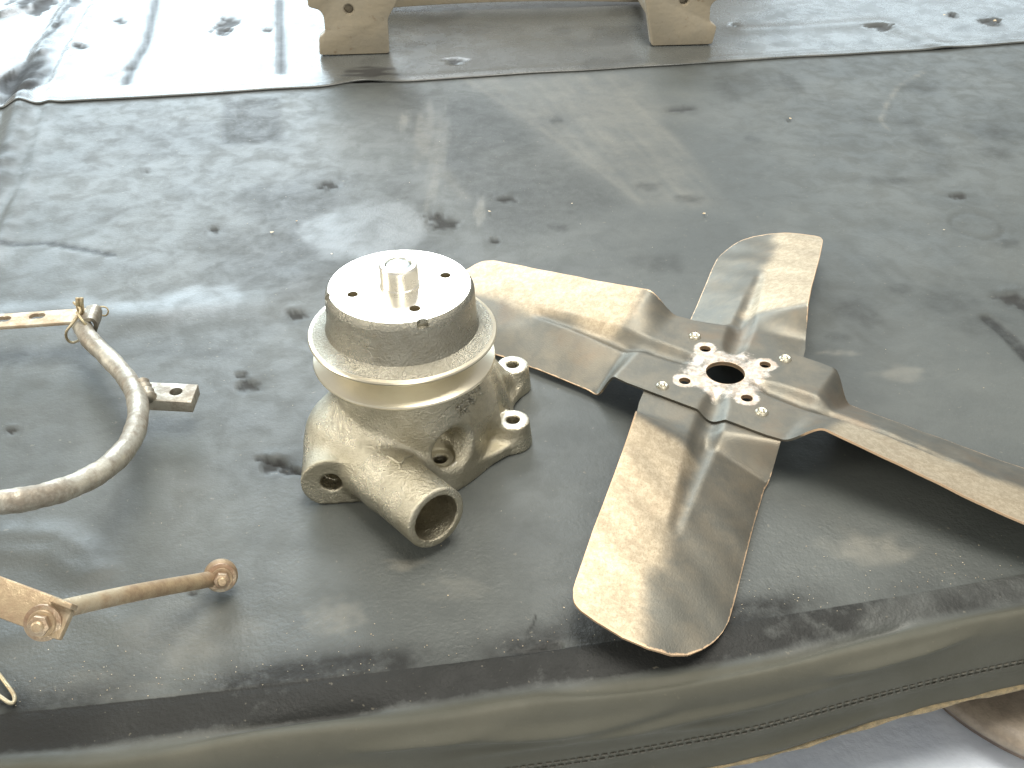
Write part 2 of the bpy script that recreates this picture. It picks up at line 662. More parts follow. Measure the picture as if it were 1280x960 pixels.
def line_d(X, Y, pts):
    """distance to a polyline in world x,y and the signed side"""
    best = np.full(X.shape, 1e9)
    side = np.zeros_like(X)
    for a, b in zip(pts[:-1], pts[1:]):
        a = np.array(a[:2]); b = np.array(b[:2])
        d = b - a
        L = d @ d
        t = np.clip(((X - a[0]) * d[0] + (Y - a[1]) * d[1]) / L, 0, 1)
        ex = X - a[0] - t * d[0]
        ey = Y - a[1] - t * d[1]
        q = np.hypot(ex, ey)
        s = np.sign(d[0] * ey - d[1] * ex)
        m = q < best
        best[m] = q[m]
        side[m] = s[m]
    return best, side


def marks(X, Y):
    dk = np.zeros_like(X); lt = np.zeros_like(X); gl = np.zeros_like(X); ho = np.zeros_like(X); dz = np.zeros_like(X)
    for i, (px, py, rx, ry, s) in enumerate(DARK):
        dk = np.maximum(dk, 0.68 * s * ell(X, Y, px, py, rx, ry, 100 + i, 0.25, 0.7))
    for i, (px, py, rx, ry, s) in enumerate(LIGHT):
        lt = np.maximum(lt, s * ell(X, Y, px, py, rx, ry, 200 + i, 0.35, 0.6))
    for i, (px, py, rx, ry, s) in enumerate(GLOSS):
        gl = np.maximum(gl, s * ell(X, Y, px, py, rx, ry, 300 + i, 0.18, 0.25))
    for i, (px, py, rx, ry) in enumerate(HOLES):
        rx, ry = rx * 0.86, ry * 0.82
        e = ell(X, Y, px, py, rx, ry, 400 + i, 0.38, 0.30)
        ho = np.maximum(ho, 0.72 * e)
        dz -= 0.0014 * ell(X, Y, px, py, rx * 1.15, ry * 1.2, 400 + i, 0.35, 0.5)
        dz += 0.0008 * ell(X, Y, px, py - ry * 1.6, rx, ry * 0.9, 500 + i, 0.3, 0.6)
        dk = np.maximum(dk, 0.30 * ell(X, Y, px, py, rx * 1.7, ry * 2.0, 600 + i, 0.3, 0.6))
    dk = np.maximum(dk, 0.6 * poly_mask(X, Y, [(278, 124), (350, 120), (352, 176), (276, 182)], 0.008))
    dust = poly_mask(X, Y, [(575, 92), (790, 90), (900, 255), (800, 255)], 0.02)
    dust2 = dust * (0.55 + 0.30 * waves(X * 1.0 + Y * 0.28, Y * 0.12, 0.012, 0.06, 14, 61) + 0.15 * waves(X, Y, 0.03, 0.15, 10, 62))
    lt = np.maximum(lt, 0.38 * np.clip(dust2, 0, 1))
    dd, _ = line_d(X, Y, [at(578, 95), at(660, 148), at(740, 205), at(802, 252)])
    lt = np.maximum(lt, 0.30 * np.exp(-(dd / 0.006) ** 2))
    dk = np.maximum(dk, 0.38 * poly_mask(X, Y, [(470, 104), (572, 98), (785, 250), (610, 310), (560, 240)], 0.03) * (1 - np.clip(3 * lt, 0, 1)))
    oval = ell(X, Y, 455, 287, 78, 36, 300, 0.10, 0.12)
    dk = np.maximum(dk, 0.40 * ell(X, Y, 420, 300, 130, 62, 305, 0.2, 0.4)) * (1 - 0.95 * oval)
    dust3 = poly_mask(X, Y, [(515, 175), (530, 172), (590, 250), (578, 250)], 0.008)
    lt = np.maximum(lt, 0.28 * dust3)
    gr = poly_mask(X, Y, [(1000, 310), (1200, 300), (1240, 420), (1100, 400)], 0.05) * np.clip(0.5 + 0.5 * waves(X * 1.0 + Y * .3, Y * .1, 0.012, 0.04, 12, 63), 0, 1)
    dk = np.maximum(dk, 0.18 * gr)
    # chalky curved scratch
    d, _ = line_d(X, Y, [at(1156, 88), at(1140, 97), at(1123, 107), at(1108, 130), at(1101, 150), at(1110, 160)])
    lt = np.maximum(lt, 0.5 * (1 - sst(0.001, 0.0045, d)) * (0.6 + 0.4 * waves(X, Y, 0.02, 0.08, 8, 71)))
    # pressed ring
    c = at(1222, 281)
    q = np.hypot((X - c[0]), (Y - c[1]) * 0.9)
    rr = np.exp(-((q - 0.024) / 0.003) ** 2)
    dz -= 0.0009 * rr
    dk = np.maximum(dk, 0.16 * rr)
    # crack along the table edge and a short split beside the fan blade
    for pts, w, dep in (([at(200, 878), at(300, 866), at(360, 857), at(473, 843), at(520, 838)], 0.0012, 0.0012),
                        ([at(563, 832), at(600, 828), at(640, 822), at(700, 806)], 0.0022, 0.0022),
                        ([at(0, 897), at(100, 888), at(200, 878)], 0.0016, 0.0014),
                        ([at(656, 812), at(661, 796), at(660, 788), at(667, 778), at(670, 768)], 0.0007, 0.0004),
                        ([at(322, 572), at(352, 578), at(377, 590)], 0.0018, 0.0016),
                        ([at(1235, 398), at(1262, 420), at(1290, 450)], 0.006, 0.0014),
                        ([at(-10, 305), at(60, 303), at(140, 318)], 0.004, 0.0006)):
        d, _ = line_d(X, Y, pts)
        e = 1 - sst(w * 0.5, w * 1.6, d)
        dz -= dep * e
        dk = np.maximum(dk, 0.9 * e)
    # creases pressed into the front left
    for pts, w, hgt in (([at(0, 668), at(70, 668), at(110, 690), at(125, 712)], 0.010, 0.0030),
                        ([at(0, 690), at(60, 692), at(100, 720)], 0.009, 0.0025),
                        ([at(0, 800), at(40, 790), at(90, 760), at(150, 780)], 0.012, 0.002),
                        ([at(120, 410), at(220, 385), at(330, 380), at(380, 345)], 0.022, 0.0020),
                        ([at(-20, 400), at(90, 385), at(200, 395)], 0.018, 0.0018)):
        d, s = line_d(X, Y, pts)
        dz += hgt * np.exp(-(d / w) ** 2)
    return dk, lt, gl, ho, dz


def left_fold(X, Y):
    """raised seam folds at the far left of the table"""
    d, s = line_d(X, Y, [at(-60, 330), at(-4, 225), at(22, 150), at(30, 118), at(58, 60), at(95, 0), at(120, -60)])
    d2, _ = line_d(X, Y, [at(-20, 330), at(30, 225), at(52, 150), at(62, 118), at(88, 60), at(122, 0), at(140, -60)])
    z = 0.0065 * np.exp(-(d / 0.013) ** 2) - 0.003 * np.exp(-((d - 0.024) / 0.008) ** 2) + 0.0045 * np.exp(-(d2 / 0.011) ** 2)
    z *= 1 + 0.35 * waves(X, Y, 0.03, 0.12, 10, 77)
    return z, np.exp(-(d / 0.009) ** 2)


def ground_wave(X, Y):
    return 0.0004 * (waves(X, Y, 0.16, 0.6, 14, 5) - 1.3) + 0.00003 * waves(X, Y, 0.02, 0.06, 16, 6)


def grid_sheet(name, P, half, cols, zfun, mat):
    pass


NC = 620
# rows: fine near the camera, coarser away from it
ps = [0.0]
while ps[-1] < 1.03:
    y = ps[-1] + 0.42
    D = y * 0.809 + 0.294
    ps.append(ps[-1] + 0.0021 * (D / 0.64) ** 2)
ps = np.array(ps[::-1])
tt = np.linspace(-1, 1, NC)
tt = 0.75 * tt + 0.25 * tt ** 3
rowsX, rowsY, rowsZ = [], [], []
for p in ps:
    hw = 0.46 + 0.56 * p
    x = tt * hw
    rowsX.append(x); rowsY.append(edge_y(x, p) + p); rowsZ.append(np.zeros(NC))
X = np.array(rowsX); Y = np.array(rowsY)
dk, lt, gl, ho, dz = marks(X, Y)
lf, lfd = left_fold(X, Y)
pp = ps[:, None] * np.ones_like(X)
# keep the ground low and flat where the heavy things stand
Z = ground_wave(X, Y) + dz + lf - 0.0004
Z -= 0.006 * sst(0.955, 0.99, pp)
dk = np.maximum(dk, 0.4 * lfd)
dk = np.maximum(dk, 0.5 * np.exp(-((pp - P_SEAM + 0.006) / 0.006) ** 2))
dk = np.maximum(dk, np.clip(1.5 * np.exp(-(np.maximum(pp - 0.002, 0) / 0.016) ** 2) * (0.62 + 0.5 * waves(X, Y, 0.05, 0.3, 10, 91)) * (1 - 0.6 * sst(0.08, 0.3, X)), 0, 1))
dk = np.maximum(dk, 0.8 * poly_mask(X, Y, [(690, 760), (960, 790), (930, 830), (690, 835)], 0.02))  # shade under the front blade tip, painted into the cover colour
grain = 0.15 + 0.85 * (1 - sst(0.02, 0.22, pp)) * (0.5 + 0.5 * sst(-0.4, 0.6, waves(X, Y, 0.03, 0.15, 12, 9)))
# skirt rows
xs = tt * 0.46
skX, skY, skZ, skq = [], [], [], []
arc = 0.0
for i in range(1, len(PROF_S)):
    a, b = PROF_S[i][0], PROF_S[i][1]
    arc += math.hypot(a - PROF_S[i - 1][0], b - PROF_S[i - 1][1])
    w1 = waves(xs, xs * 0, 0.12, 0.45, 7, 21) * 0.0024 * sst(0.0, 0.03, np.array(a + -b))
    w2 = waves(xs, xs * 0 + a * 0.3, 0.05, 0.16, 7, 22) * 0.0022 * sst(0.012, 0.03, np.array(a))
    bulge = 0.0045 * np.exp(-((a - 0.036) / 0.008) ** 2) * (0.4 + 0.6 * sst(-0.6, 0.6, waves(xs, xs * 0, 0.12, 0.5, 6, 23)))
    dip = -0.0030 * np.exp(-((a - 0.030 - 0.006 * np.sin(xs * 17)) / 0.004) ** 2) * sst(-0.3, 0.5, waves(xs, xs * 0, 0.08, 0.3, 6, 24))
    k_ = 1.0 - 0.22 * sst(0.0, 0.36, xs)
    a, b = a * (0.97 * k_ + .0), b * k_
    fold = 0.0
    for c_, amp, wd, sd in ((0.043, 0.0022, 0.003, 51), (0.052, 0.0030, 0.004, 52), (0.061, 0.0022, 0.003, 53), (0.069, 0.0020, 0.003, 54), (0.098, 0.0016, 0.004, 55)):
        sh = 0.007 * waves(xs, xs * 0, 0.15, 0.6, 6, sd)
        fold = fold + 1.7 * amp * np.exp(-((arc - c_ - sh) / wd) ** 2) * np.clip(waves(xs, xs * 0, 0.10, 0.35, 7, sd + 20), 0, 1.2)
    aa = a + w1 + fold - 0.0012 * math.exp(-((arc - 0.080) / 0.0035) ** 2) + 0.0008 * math.exp(-((arc - 0.0875) / 0.003) ** 2)
    skX.append(xs + aa * SL * UN); skY.append(edge_y(xs) - aa * UN)
    skZ.append(b + w2 * 0.2 + bulge + dip - 0.001)
    skq.append(arc)
SX, SY, SZ = np.array(skX), np.array(skY), np.array(skZ)
XX = np.vstack([X, SX]); YY = np.vstack([Y, SY]); ZZ = np.vstack([Z, SZ])
ns = len(SX)
sq = np.array(skq)[:, None] * np.ones_like(SX)
z0 = np.zeros_like(SX)
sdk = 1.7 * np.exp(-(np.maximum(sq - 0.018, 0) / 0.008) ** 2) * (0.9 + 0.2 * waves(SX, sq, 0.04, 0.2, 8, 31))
slt = 0.30 * np.exp(-((sq - 0.040) / 0.006) ** 2) * sst(-0.4, 0.6, waves(SX, sq, 0.05, 0.3, 8, 32)) + 0.06  # paler streak painted as a highlight on the ridge fold
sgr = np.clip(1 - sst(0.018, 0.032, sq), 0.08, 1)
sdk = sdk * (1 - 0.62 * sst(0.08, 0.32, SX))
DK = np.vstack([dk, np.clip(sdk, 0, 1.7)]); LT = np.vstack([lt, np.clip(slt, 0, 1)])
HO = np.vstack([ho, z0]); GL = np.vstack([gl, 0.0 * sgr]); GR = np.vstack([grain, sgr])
nr = len(XX)
ii = np.arange(nr * NC).reshape(nr, NC)
Q = np.stack([ii[:-1, :-1], ii[1:, :-1], ii[1:, 1:], ii[:-1, 1:]], -1).reshape(-1, 4)
me = fast_mesh('table_cover', np.stack([XX, YY, ZZ], -1).reshape(-1, 3), Q)
set_attr(me, 'stain_shade', np.stack([DK, LT, HO], -1).reshape(-1, 3))
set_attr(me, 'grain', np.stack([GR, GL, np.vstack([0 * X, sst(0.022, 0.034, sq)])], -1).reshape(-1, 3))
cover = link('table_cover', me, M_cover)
cover['kind'] = 'structure'
cover['label'] = 'dark grey rubber-coated cover stretched over the table, stained and torn'

# hem roll, stitching and frayed edge belong to the cover
hem_i = ns - 1
hv = [(SX[hem_i, k], SY[hem_i, k] + 0.0004, SZ[hem_i, k]) for k in range(0, NC, 4)]
hr = [0.0016 + 0.0006 * math.sin(k * 0.9) + 0.0005 * random.random() for k in range(len(hv))]
v, f = tube_data(hv, hr, 8)
link('frayed_hem', mesh('frayed_hem', v, f), M_hem, cover)


def stitch_row(arc_at, length, gap, r, name):
    i = int(np.argmin(np.abs(np.array(skq) - arc_at)))
    V, Fc = [], []
    px, py, pz = SX[i], SY[i], SZ[i]
    s = np.concatenate([[0], np.cumsum(np.hypot(np.diff(px), np.diff(py)))])
    t = 0.0
    while t < s[-1] - length:
        path = []
        for q in np.linspace(t, t + length, 4):
            u = (q - t) / length
            lift = 0.0006 * math.sin(math.pi * u)
            path.append((np.interp(q, s, px), np.interp(q, s, py) - lift - 0.0002, np.interp(q, s, pz) + lift * 0.3))
        vv, ff = tube_data(path, r * random.uniform(.8, 1.15), 6)
        b = len(V)
        V += vv
        Fc += [tuple(b + x for x in q) for q in ff]
        t += length + gap * random.uniform(.7, 1.3)
    o = link(name, mesh(name, V, Fc), M_thread, cover)
    o['kind'] = 'stuff'


stitch_row(0.078, 0.0032, 0.0016, 0.00052, 'stitching')
stitch_row(0.082, 0.0032, 0.0016, 0.00052, 'stitching')

# the back panel, its hem lying over the front sheet
NB = 420
pb = [P_SEAM]
while pb[-1] < 1.45:
    pb.append(pb[-1] + 0.0028 + 0.006 * min(1, (pb[-1] - P_SEAM) / 0.3))
pb += [1.5, 1.6, 1.8, 2.1, 2.5]
tb = np.linspace(-1, 1, NB)
BX, BY = [], []
for p in pb:
    x = tb * (0.46 + 0.56 * p)
    BX.append(x); BY.append(edge_y(x, p) + p)
BX = np.array(BX); BY = np.array(BY)
BP = np.array(pb)[:, None] * np.ones_like(BX)
jag = 0.0018 * waves(BX, BX * 0, 0.06, 0.3, 8, 41)
tear_c = at(440, 97)
tearm = np.exp(-((BX - tear_c[0]) / 0.040) ** 2)
near_edge = 1 - sst(0.0, 0.05, BP - P_SEAM)
BY = BY + jag * near_edge + 0.022 * tearm * near_edge * sst(-0.05, 0.05, BX - tear_c[0])
lfb, lfbd = left_fold(BX, BY)
# flap torn open at the left end of the seam
fl = ell(BX, BY, 30, 98, 24, 22, 55, 0.25, 0.35)
hem = 0.0006 * np.exp(-((BP - P_SEAM - 0.014) / 0.008) ** 2)
BZ = 0.0008 + ground_wave(BX, BY) + lfb + hem + 0.0012 * waves(BX, BY, 0.12, 0.5, 10, 42) * sst(0.02, 0.1, BP - P_SEAM)
BZ += 0.0012
for pts, w, hgt in (([at(195, 0), at(183, 55), at(165, 85), at(157, 105)], 0.006, -0.003), ([at(350, 0), at(352, 60), at(353, 92)], 0.006, -0.0016),
                    ([at(165, 85), at(140, 98)], 0.006, -0.002), ([at(930, 40), at(1100, 30), at(1180, 60)], 0.02, 0.002),
                    ([at(0, 20), at(40, 8), at(70, -10)], 0.010, 0.008)):
    d, s = line_d(BX, BY, pts)
    BZ += hgt * np.exp(-(d / w) ** 2)
bdk = 0.75 * lfbd
bho = np.zeros_like(BX)
for i, (px, py, rx, ry) in enumerate([(286, 30, 11, 7), (280, 40, 9, 4), (150, 28, 7, 3), (336, 39, 7, 1.6), (100, 59, 8, 2), (50, 8, 18, 9), (35, 2, 16, 6), (1190, 20, 5, 2),
                                      (570, 78, 10, 3), (918, 33, 4, 2), (1240, 28, 10, 4), (90, 12, 5, 14), (64, 42, 6, 12), (1100, 36, 14, 3)]):
    e = ell(BX, BY, px, py, rx, ry, 700 + i, 0.55, 0.25)
    bho = np.maximum(bho, e * (0.5 if i > 8 else 0.9))
    BZ -= 0.003 * e
bdk = np.maximum(bdk, 0.95 * fl)
bho = np.maximum(bho, 0.8 * fl)
bho = np.maximum(bho, 0.8 * ell(BX, BY, 462, 92, 30, 6, 801, 0.4, 0.3))
BZ -= 0.006 * fl
for pts in ([at(195, 0), at(183, 55), at(165, 85), at(157, 105)], [at(350, 0), at(352, 60), at(353, 92)]):
    d, s = line_d(BX, BY, pts)
    bdk = np.maximum(bdk, 0.8 * np.exp(-(d / 0.007) ** 2))
    bho = np.maximum(bho, 0.55 * np.exp(-(d / 0.006) ** 2))
bdk = np.maximum(bdk, 0.30 * sst(0.1, 0.7, waves(BX, BY, 0.05, 0.3, 14, 47)))
blt = 0.30 * np.exp(-((BP - P_SEAM - 0.004) / 0.004) ** 2) * sst(-0.5, 0.4, waves(BX, BX * 0, 0.03, 0.2, 9, 48))  # painted highlight along the lip of the hem
nbr = len(BX)
# folded thickness along the hem: three extra rows going down and under
EX = np.vstack([BX[0], BX[0], BX[0]]); EY = np.vstack([BY[0] + 0.006, BY[0] + 0.0004, BY[0] - 0.0008])
EZ = np.vstack([BZ[0] - 0.0030, BZ[0] - 0.0030, BZ[0] - 0.0012])
XX = np.vstack([EX, BX]); YY = np.vstack([EY, BY]); ZZ = np.vstack([EZ, BZ])
zz3 = np.zeros_like(EX)
ii = np.arange((nbr + 3) * NB).reshape(nbr + 3, NB)
Q = np.stack([ii[:-1, :-1], ii[:-1, 1:], ii[1:, 1:], ii[1:, :-1]], -1).reshape(-1, 4)
me = fast_mesh('cover_back_panel', np.stack([XX, YY, ZZ], -1).reshape(-1, 3), Q)
set_attr(me, 'stain_shade', np.stack([np.vstack([zz3, bdk]), np.vstack([zz3, blt]), np.vstack([zz3, bho])], -1).reshape(-1, 3))
set_attr(me, 'grain', np.stack([np.full_like(XX, 0.12), np.zeros_like(XX), np.zeros_like(XX)], -1).reshape(-1, 3))
back = link('cover_back_panel', me, M_back)
back['kind'] = 'structure'
back['label'] = 'smoother glossy far panel of the rubber cover, overlapping with a hem'

# pale panel just below the hanging hem
FZ = -0.118
v, f = prism_data([(-1.6, FZ - 0.02), (1.6, FZ - 0.02), (1.6, FZ), (-1.6, FZ)], -0.5, 1.2)
fo = link('lower_ledge', bevelled('lower_ledge', v, f, 0.004), M_floor)
fo['kind'] = 'structure'
fo['label'] = 'pale bluish panel below the hanging edge of the cover'

# brown round lid lying on it
DT = 0.028
dc = at(1335, 765, FZ + DT)
de = at(1215, 895, FZ + DT)
DR = float(np.hypot(dc[0] - de[0], dc[1] - de[1]))
drum = empty('brown_drum', (dc[0], dc[1], FZ), 'brown round drum with a paler rounded rim below the hem', 'drum')
k = DR / 0.23
link('drum_body', lathe('drum_body', [(0.0, 0.0), (DR - 0.03 * k, 0.0), (DR - 0.018 * k, 0.003), (DR - 0.012 * k, 0.018), (DR - 0.016 * k, DT - 0.003), (0.0, DT - 0.003)], 128), M_brown, drum)
link('drum_rim', lathe('drum_rim', [(DR - 0.085 * k, DT - 0.0025), (DR - 0.07 * k, DT - 0.0008), (DR - 0.045 * k, DT), (DR - 0.02 * k, DT - 0.0006), (DR - 0.004 * k, DT - 0.003), (DR, DT - 0.008), (DR - 0.004 * k, DT - 0.013), (DR - 0.014 * k, DT - 0.015)], 128, 60), M_brim, drum)
link('rim_bead', lathe('rim_bead', [(DR - 0.087 * k, DT - 0.0025), (DR - 0.085 * k, DT - 0.0004), (DR - 0.082 * k, DT + 0.0004), (DR - 0.079 * k, DT), (DR - 0.077 * k, DT - 0.0016)], 128, 60), M_brim, drum)

# ------------------------------------------------------------------ water pump
PX, PY = -0.073, 0.606
pump = empty('water_pump', (PX, PY, 0), 'cast water pump with a grooved pulley on top and an open pipe spout', 'water pump')


def smin(a, b, k):
    h = np.clip(0.5 + 0.5 * (b - a) / k, 0, 1)
    return b + (a - b) * h - k * h * (1 - h)


def smax(a, b, k):
    return -smin(-a, -b, k)


hh = 1.05
gx = np.arange(-86, 98, hh); gy = np.arange(-124, 92, hh); gz = np.arange(-3, 84, hh)
GX, GY, GZ = np.meshgrid(gx.astype(np.float32), gy.astype(np.float32), gz.astype(np.float32), indexing='ij')


def cone(cx, cy, z0, z1, r0, r1, rd=3):
    t = np.clip((GZ - z0) / (z1 - z0), 0, 1)
    d = np.hypot(GX - cx, GY - cy) - (r0 + (r1 - r0) * t)
    return smax(d, np.maximum(z0 - GZ, GZ - z1), rd)


def caps(p, q, r0, r1):
    p = np.array(p, np.float32); q = np.array(q, np.float32)
    d = q - p
    t = np.clip(((GX - p[0]) * d[0] + (GY - p[1]) * d[1] + (GZ - p[2]) * d[2]) / (d @ d), 0, 1)
    return np.sqrt((GX - p[0] - t * d[0]) ** 2 + (GY - p[1] - t * d[1]) ** 2 + (GZ - p[2] - t * d[2]) ** 2) - (r0 + (r1 - r0) * t)


def cylax(p, q, r, rd=1.5):
    p = np.array(p, np.float32); q = np.array(q, np.float32)
    d = q - p
    L = float(np.sqrt(d @ d)); d = d / L
    t = (GX - p[0]) * d[0] + (GY - p[1]) * d[1] + (GZ - p[2]) * d[2]
    rr = np.sqrt(np.maximum((GX - p[0]) ** 2 + (GY - p[1]) ** 2 + (GZ - p[2]) ** 2 - t * t, 0))
    return smax(rr - r, np.maximum(-t, t - L), rd)


def ellip(c, r):
    k0 = np.sqrt(((GX - c[0]) / r[0]) ** 2 + ((GY - c[1]) / r[1]) ** 2 + ((GZ - c[2]) / r[2]) ** 2)
    return (k0 - 1) * min(r)


def polyplate(pts, z0, z1, rd, rc):
    d = np.full(GX.shape[:2], 1e9, np.float32)
    s = np.ones(GX.shape[:2], np.float32)
    x, y = GX[:, :, 0], GY[:, :, 0]
    n = len(pts)
    for i in range(n):
        a = np.array(pts[i]); b = np.array(pts[i - 1])
        e = b - a
        wx, wy = x - a[0], y - a[1]
        t = np.clip((wx * e[0] + wy * e[1]) / (e @ e), 0, 1)
        d = np.minimum(d, (wx - e[0] * t) ** 2 + (wy - e[1] * t) ** 2)
        c1 = y >= a[1]; c2 = y < b[1]; c3 = e[0] * wy > e[1] * wx
        fl_ = (c1 & c2 & c3) | (~c1 & ~c2 & ~c3)
        s[fl_] *= -1
    d2 = (s * np.sqrt(d) - rc)[:, :, None]
    return smax(d2 + 0 * GZ, np.maximum(z0 - GZ, GZ - z1), rd)


def ear(px, py, z):
    q = at(px, py, z / 1000.0)
    return ((q[0] - PX) * 1000, (q[1] - PY) * 1000, z)


EARS = [ear(641, 455, 22), ear(641, 524, 21), ear(550, 573, 20)]
F = cone(0, 1, 0, 80, 55, 50, 5)                                       # bearing barrel
F = smin(F, cone(-4, 2, 0, 34, 60, 56, 8), 8)                          # volute chamber
F = smin(F, ellip((-36, -12, 26), (36, 40, 30)), 10)                   # bulge at the left
F = smin(F, polyplate([(72, 78), (74, 8), (28, -33), (-40, -36), (-58, 0), (-30, 50), (30, 76)], 0, 10, 3, 9), 6)
F = smin(F, caps((30, 36, 58), (62, 64, 13), 22, 12), 8)
F = smin(F, caps((42, 28, 50), (60, 40, 15), 19, 12), 8)
F = smin(F, caps((32, 8, 58), (64, 12, 13), 22, 11), 8)
F = smin(F, caps((12, -26, 62), (22, -36, 22), 7, 6), 6)               # rib running down to the front ear
# niche above the front ear
F = smax(F, -caps((EARS[2][0] + 2, EARS[2][1] - 2, 32), (EARS[2][0] + 38, EARS[2][1] - 28, 42), 12, 26), 5)
for ex, ey, ez in EARS:
    F = smin(F, cone(ex, ey, 0, ez, 14.5, 11.8, 1.2), 4)
    F = np.maximum(F, -smax(np.hypot(GX - ex, GY - ey) - 11.4, ez - GZ, 0.3) if ez > 20.5 else -smax(np.hypot(GX - ex, GY - ey) - 10.0, np.maximum(ez - GZ, GZ - ez - 10), 1.0))
# scallop between the two right hand ears
F = smax(F, -caps((100, 44, -10), (94, 44, 60), 24, 26), 6)
# threaded boss at the left front
F = smin(F, smax(smin(caps((-50, -22, 19), (-49, -58, 18), 22, 20), caps((-34, -22, 17), (-30, -58, 16), 20, 18), 4), -(GY + 57 - 0.10 * (GX + 48)), 1.2), 4)
# hollow between the boss and the chamber above it
F = smax(F, -caps((-30, -66, 66), (-4, -68, 68), 15, 13), 9)
# spout
_e = at(546, 648, .0285)
SP0 = np.array([-27.0, -38.0, 22.0]); SP1 = np.array([(_e[0] - PX) * 1000, (_e[1] - PY) * 1000, 28.5])
F = smin(F, caps(SP0 + np.array([0, 6, 6]), SP0 + (SP1 - SP0) * 0.35, 24, 20.5), 9)
F = smin(F, cylax(SP0, SP1, 21.6, 1.3), 6)
F = np.maximum(F, -GZ)
# bores
dS = (SP1 - SP0) / np.linalg.norm(SP1 - SP0)
F = np.maximum(F, -cylax(SP1 - dS * 52, SP1 + dS * 6, 16.2, 0.5))
F = smax(F, -cylax((-48.6, -46, 19), (-48, -66, 19), 7.4, 0.4), 0.8)
F = np.maximum(F, -cylax((-48.8, -30, 19), (-48, -66, 19), 6.6, 0.4))
for ex, ey, ez in EARS:
    F = np.maximum(F, -cylax((ex, ey, -6), (ex, ey, ez + 8), 4.7, 0.3))
Pv, Qv = surface_nets(F, (gx[0], gy[0], gz[0]), hh)
me = fast_mesh('housing', Pv / 1000.0, Qv)
me.materials.append(M_cast)
me.materials.append(M_boss)
cen = Pv[Qv].mean(1)
nq = np.cross(Pv[Qv[:, 2]] - Pv[Qv[:, 0]], Pv[Qv[:, 3]] - Pv[Qv[:, 1]])
nq /= np.linalg.norm(nq, axis=1)[:, None] + 1e-9
idx = np.zeros(len(Qv), np.int32)
for k, (ex, ey, zt) in enumerate(EARS):
    m = (np.hypot(cen[:, 0] - ex, cen[:, 1] - ey) < 14) & (np.abs(cen[:, 2] - zt) < 1.0) & (nq[:, 2] > 0.9)
    idx[m] = 1
me.polygons.foreach_set('material_index', idx)
me.update()
del GX, GY, GZ, F
housing = link('housing', me, None, pump)
_co = Pv / 1000.0


def drop(p, lift=0.0002):
    """nearest point of the casting in plan, from above"""
    d = (_co[:, 0] - p.x) ** 2 + (_co[:, 1] - p.y) ** 2
    c = np.nonzero(d < 0.0014 ** 2)[0]
    return Vector((p.x, p.y, float(_co[c, 2].max()) + lift)) if len(c) else p


_wc = _co + np.array([PX, PY, -CAM_H])
_dep = _wc @ _fw
_sx = 640 + FPX * (_wc @ _rt) / _dep
_sy = 480 - FPX * (_wc @ _up) / _dep


def hit(px, py, lift=0.0):
    """surface point of the casting seen at a place in the photograph"""
    for rad in (1.5, 3.0, 6.0):
        c = np.nonzero((np.abs(_sx - px) < rad) & (np.abs(_sy - py) < rad))[0]
        if len(c):
            k_ = c[np.argmin(_dep[c])]
            return Vector(_co[k_]) + Vector((0, -0.5, 0.85)) * lift
    return None


# parting-line V over the root of the spout
vp = [hit(*q, 0.0003) for q in ((482, 569), (491, 573), (499, 578), (506, 572), (517, 568))]
v, f = tube_data(spline([p for p in vp if p is not None], 4), 0.0011, 8)
link('casting_ridge', mesh('casting_ridge', v, f), M_cast, pump)
v0 = [hit(*q, 0.0002) for q in ((499, 578), (499, 586))]
v, f = tube_data([p for p in v0], 0.0009, 8)
link('casting_ridge', mesh('casting_ridge', v, f), M_cast, pump)
# worn, unreadable raised casting marks on the right shoulder
r_ = random.Random(9)
V, Fc = [], []
for k in range(26):
    u = r_.random()
    w_ = r_.uniform(-1, 1)
    px, py = 574 + 30 * u + w_ * 5, 516 - 30 * u + w_ * 5
    a = hit(px, py, 0.0002)
    b = hit(px + r_.uniform(-4, 4), py + r_.uniform(-4, 4), 0.0004)
    if a is None or b is None or (a - b).length > 0.008 or (a - b).length < 0.0008:
        continue
    vv, ff = tube_data([a, (a + b) / 2 + Vector((0, 0, 0.0003)), b], r_.uniform(.0007, .0011), 8)
    n0 = len(V)
    V += vv
    Fc += [tuple(n0 + x for x in q) for q in ff]
o = link('cast_marks', mesh('cast_marks', V, Fc), M_iron, pump)
o['kind'] = 'stuff'

# pulley, turned profile (radius, height) in metres
R1 = 0.0625
prof = [(0.0, 0.070), (0.030, 0.070), (0.044, 0.0775), (0.058, 0.0785), (0.0612, 0.0790), (0.0616, 0.0800), (0.0612, 0.0812), (0.0480, 0.0885), (0.0480, 0.0915),
        (0.0615, 0.0985), (0.0628, 0.0993), (0.0630, 0.1003), (0.0624, 0.1012), (0.0600, 0.1016), (0.0545, 0.1030), (0.0510, 0.1055), (0.0497, 0.1095),
        (0.0488, 0.1290), (0.0484, 0.1315), (0.0470, 0.1340), (0.0462, 0.1350), (0.0, 0.1350)]
UP = 0.0045
prof = [(a, b + UP if k else b) for k, (a, b) in enumerate(prof)]
pm = lathe('pulley', prof, 128, 28)
cutters = []
ZT = 0.135 + UP
HOLE_A = [22.5, 112.5, 202.5, 292.5]
for a in HOLE_A:
    a = math.radians(a)
    x, y = 0.0315 * math.cos(a), 0.0315 * math.sin(a)
    cutters.append(cyl_mesh(0.0036, (x, y, 0.112), (x, y, 0.15), 24))
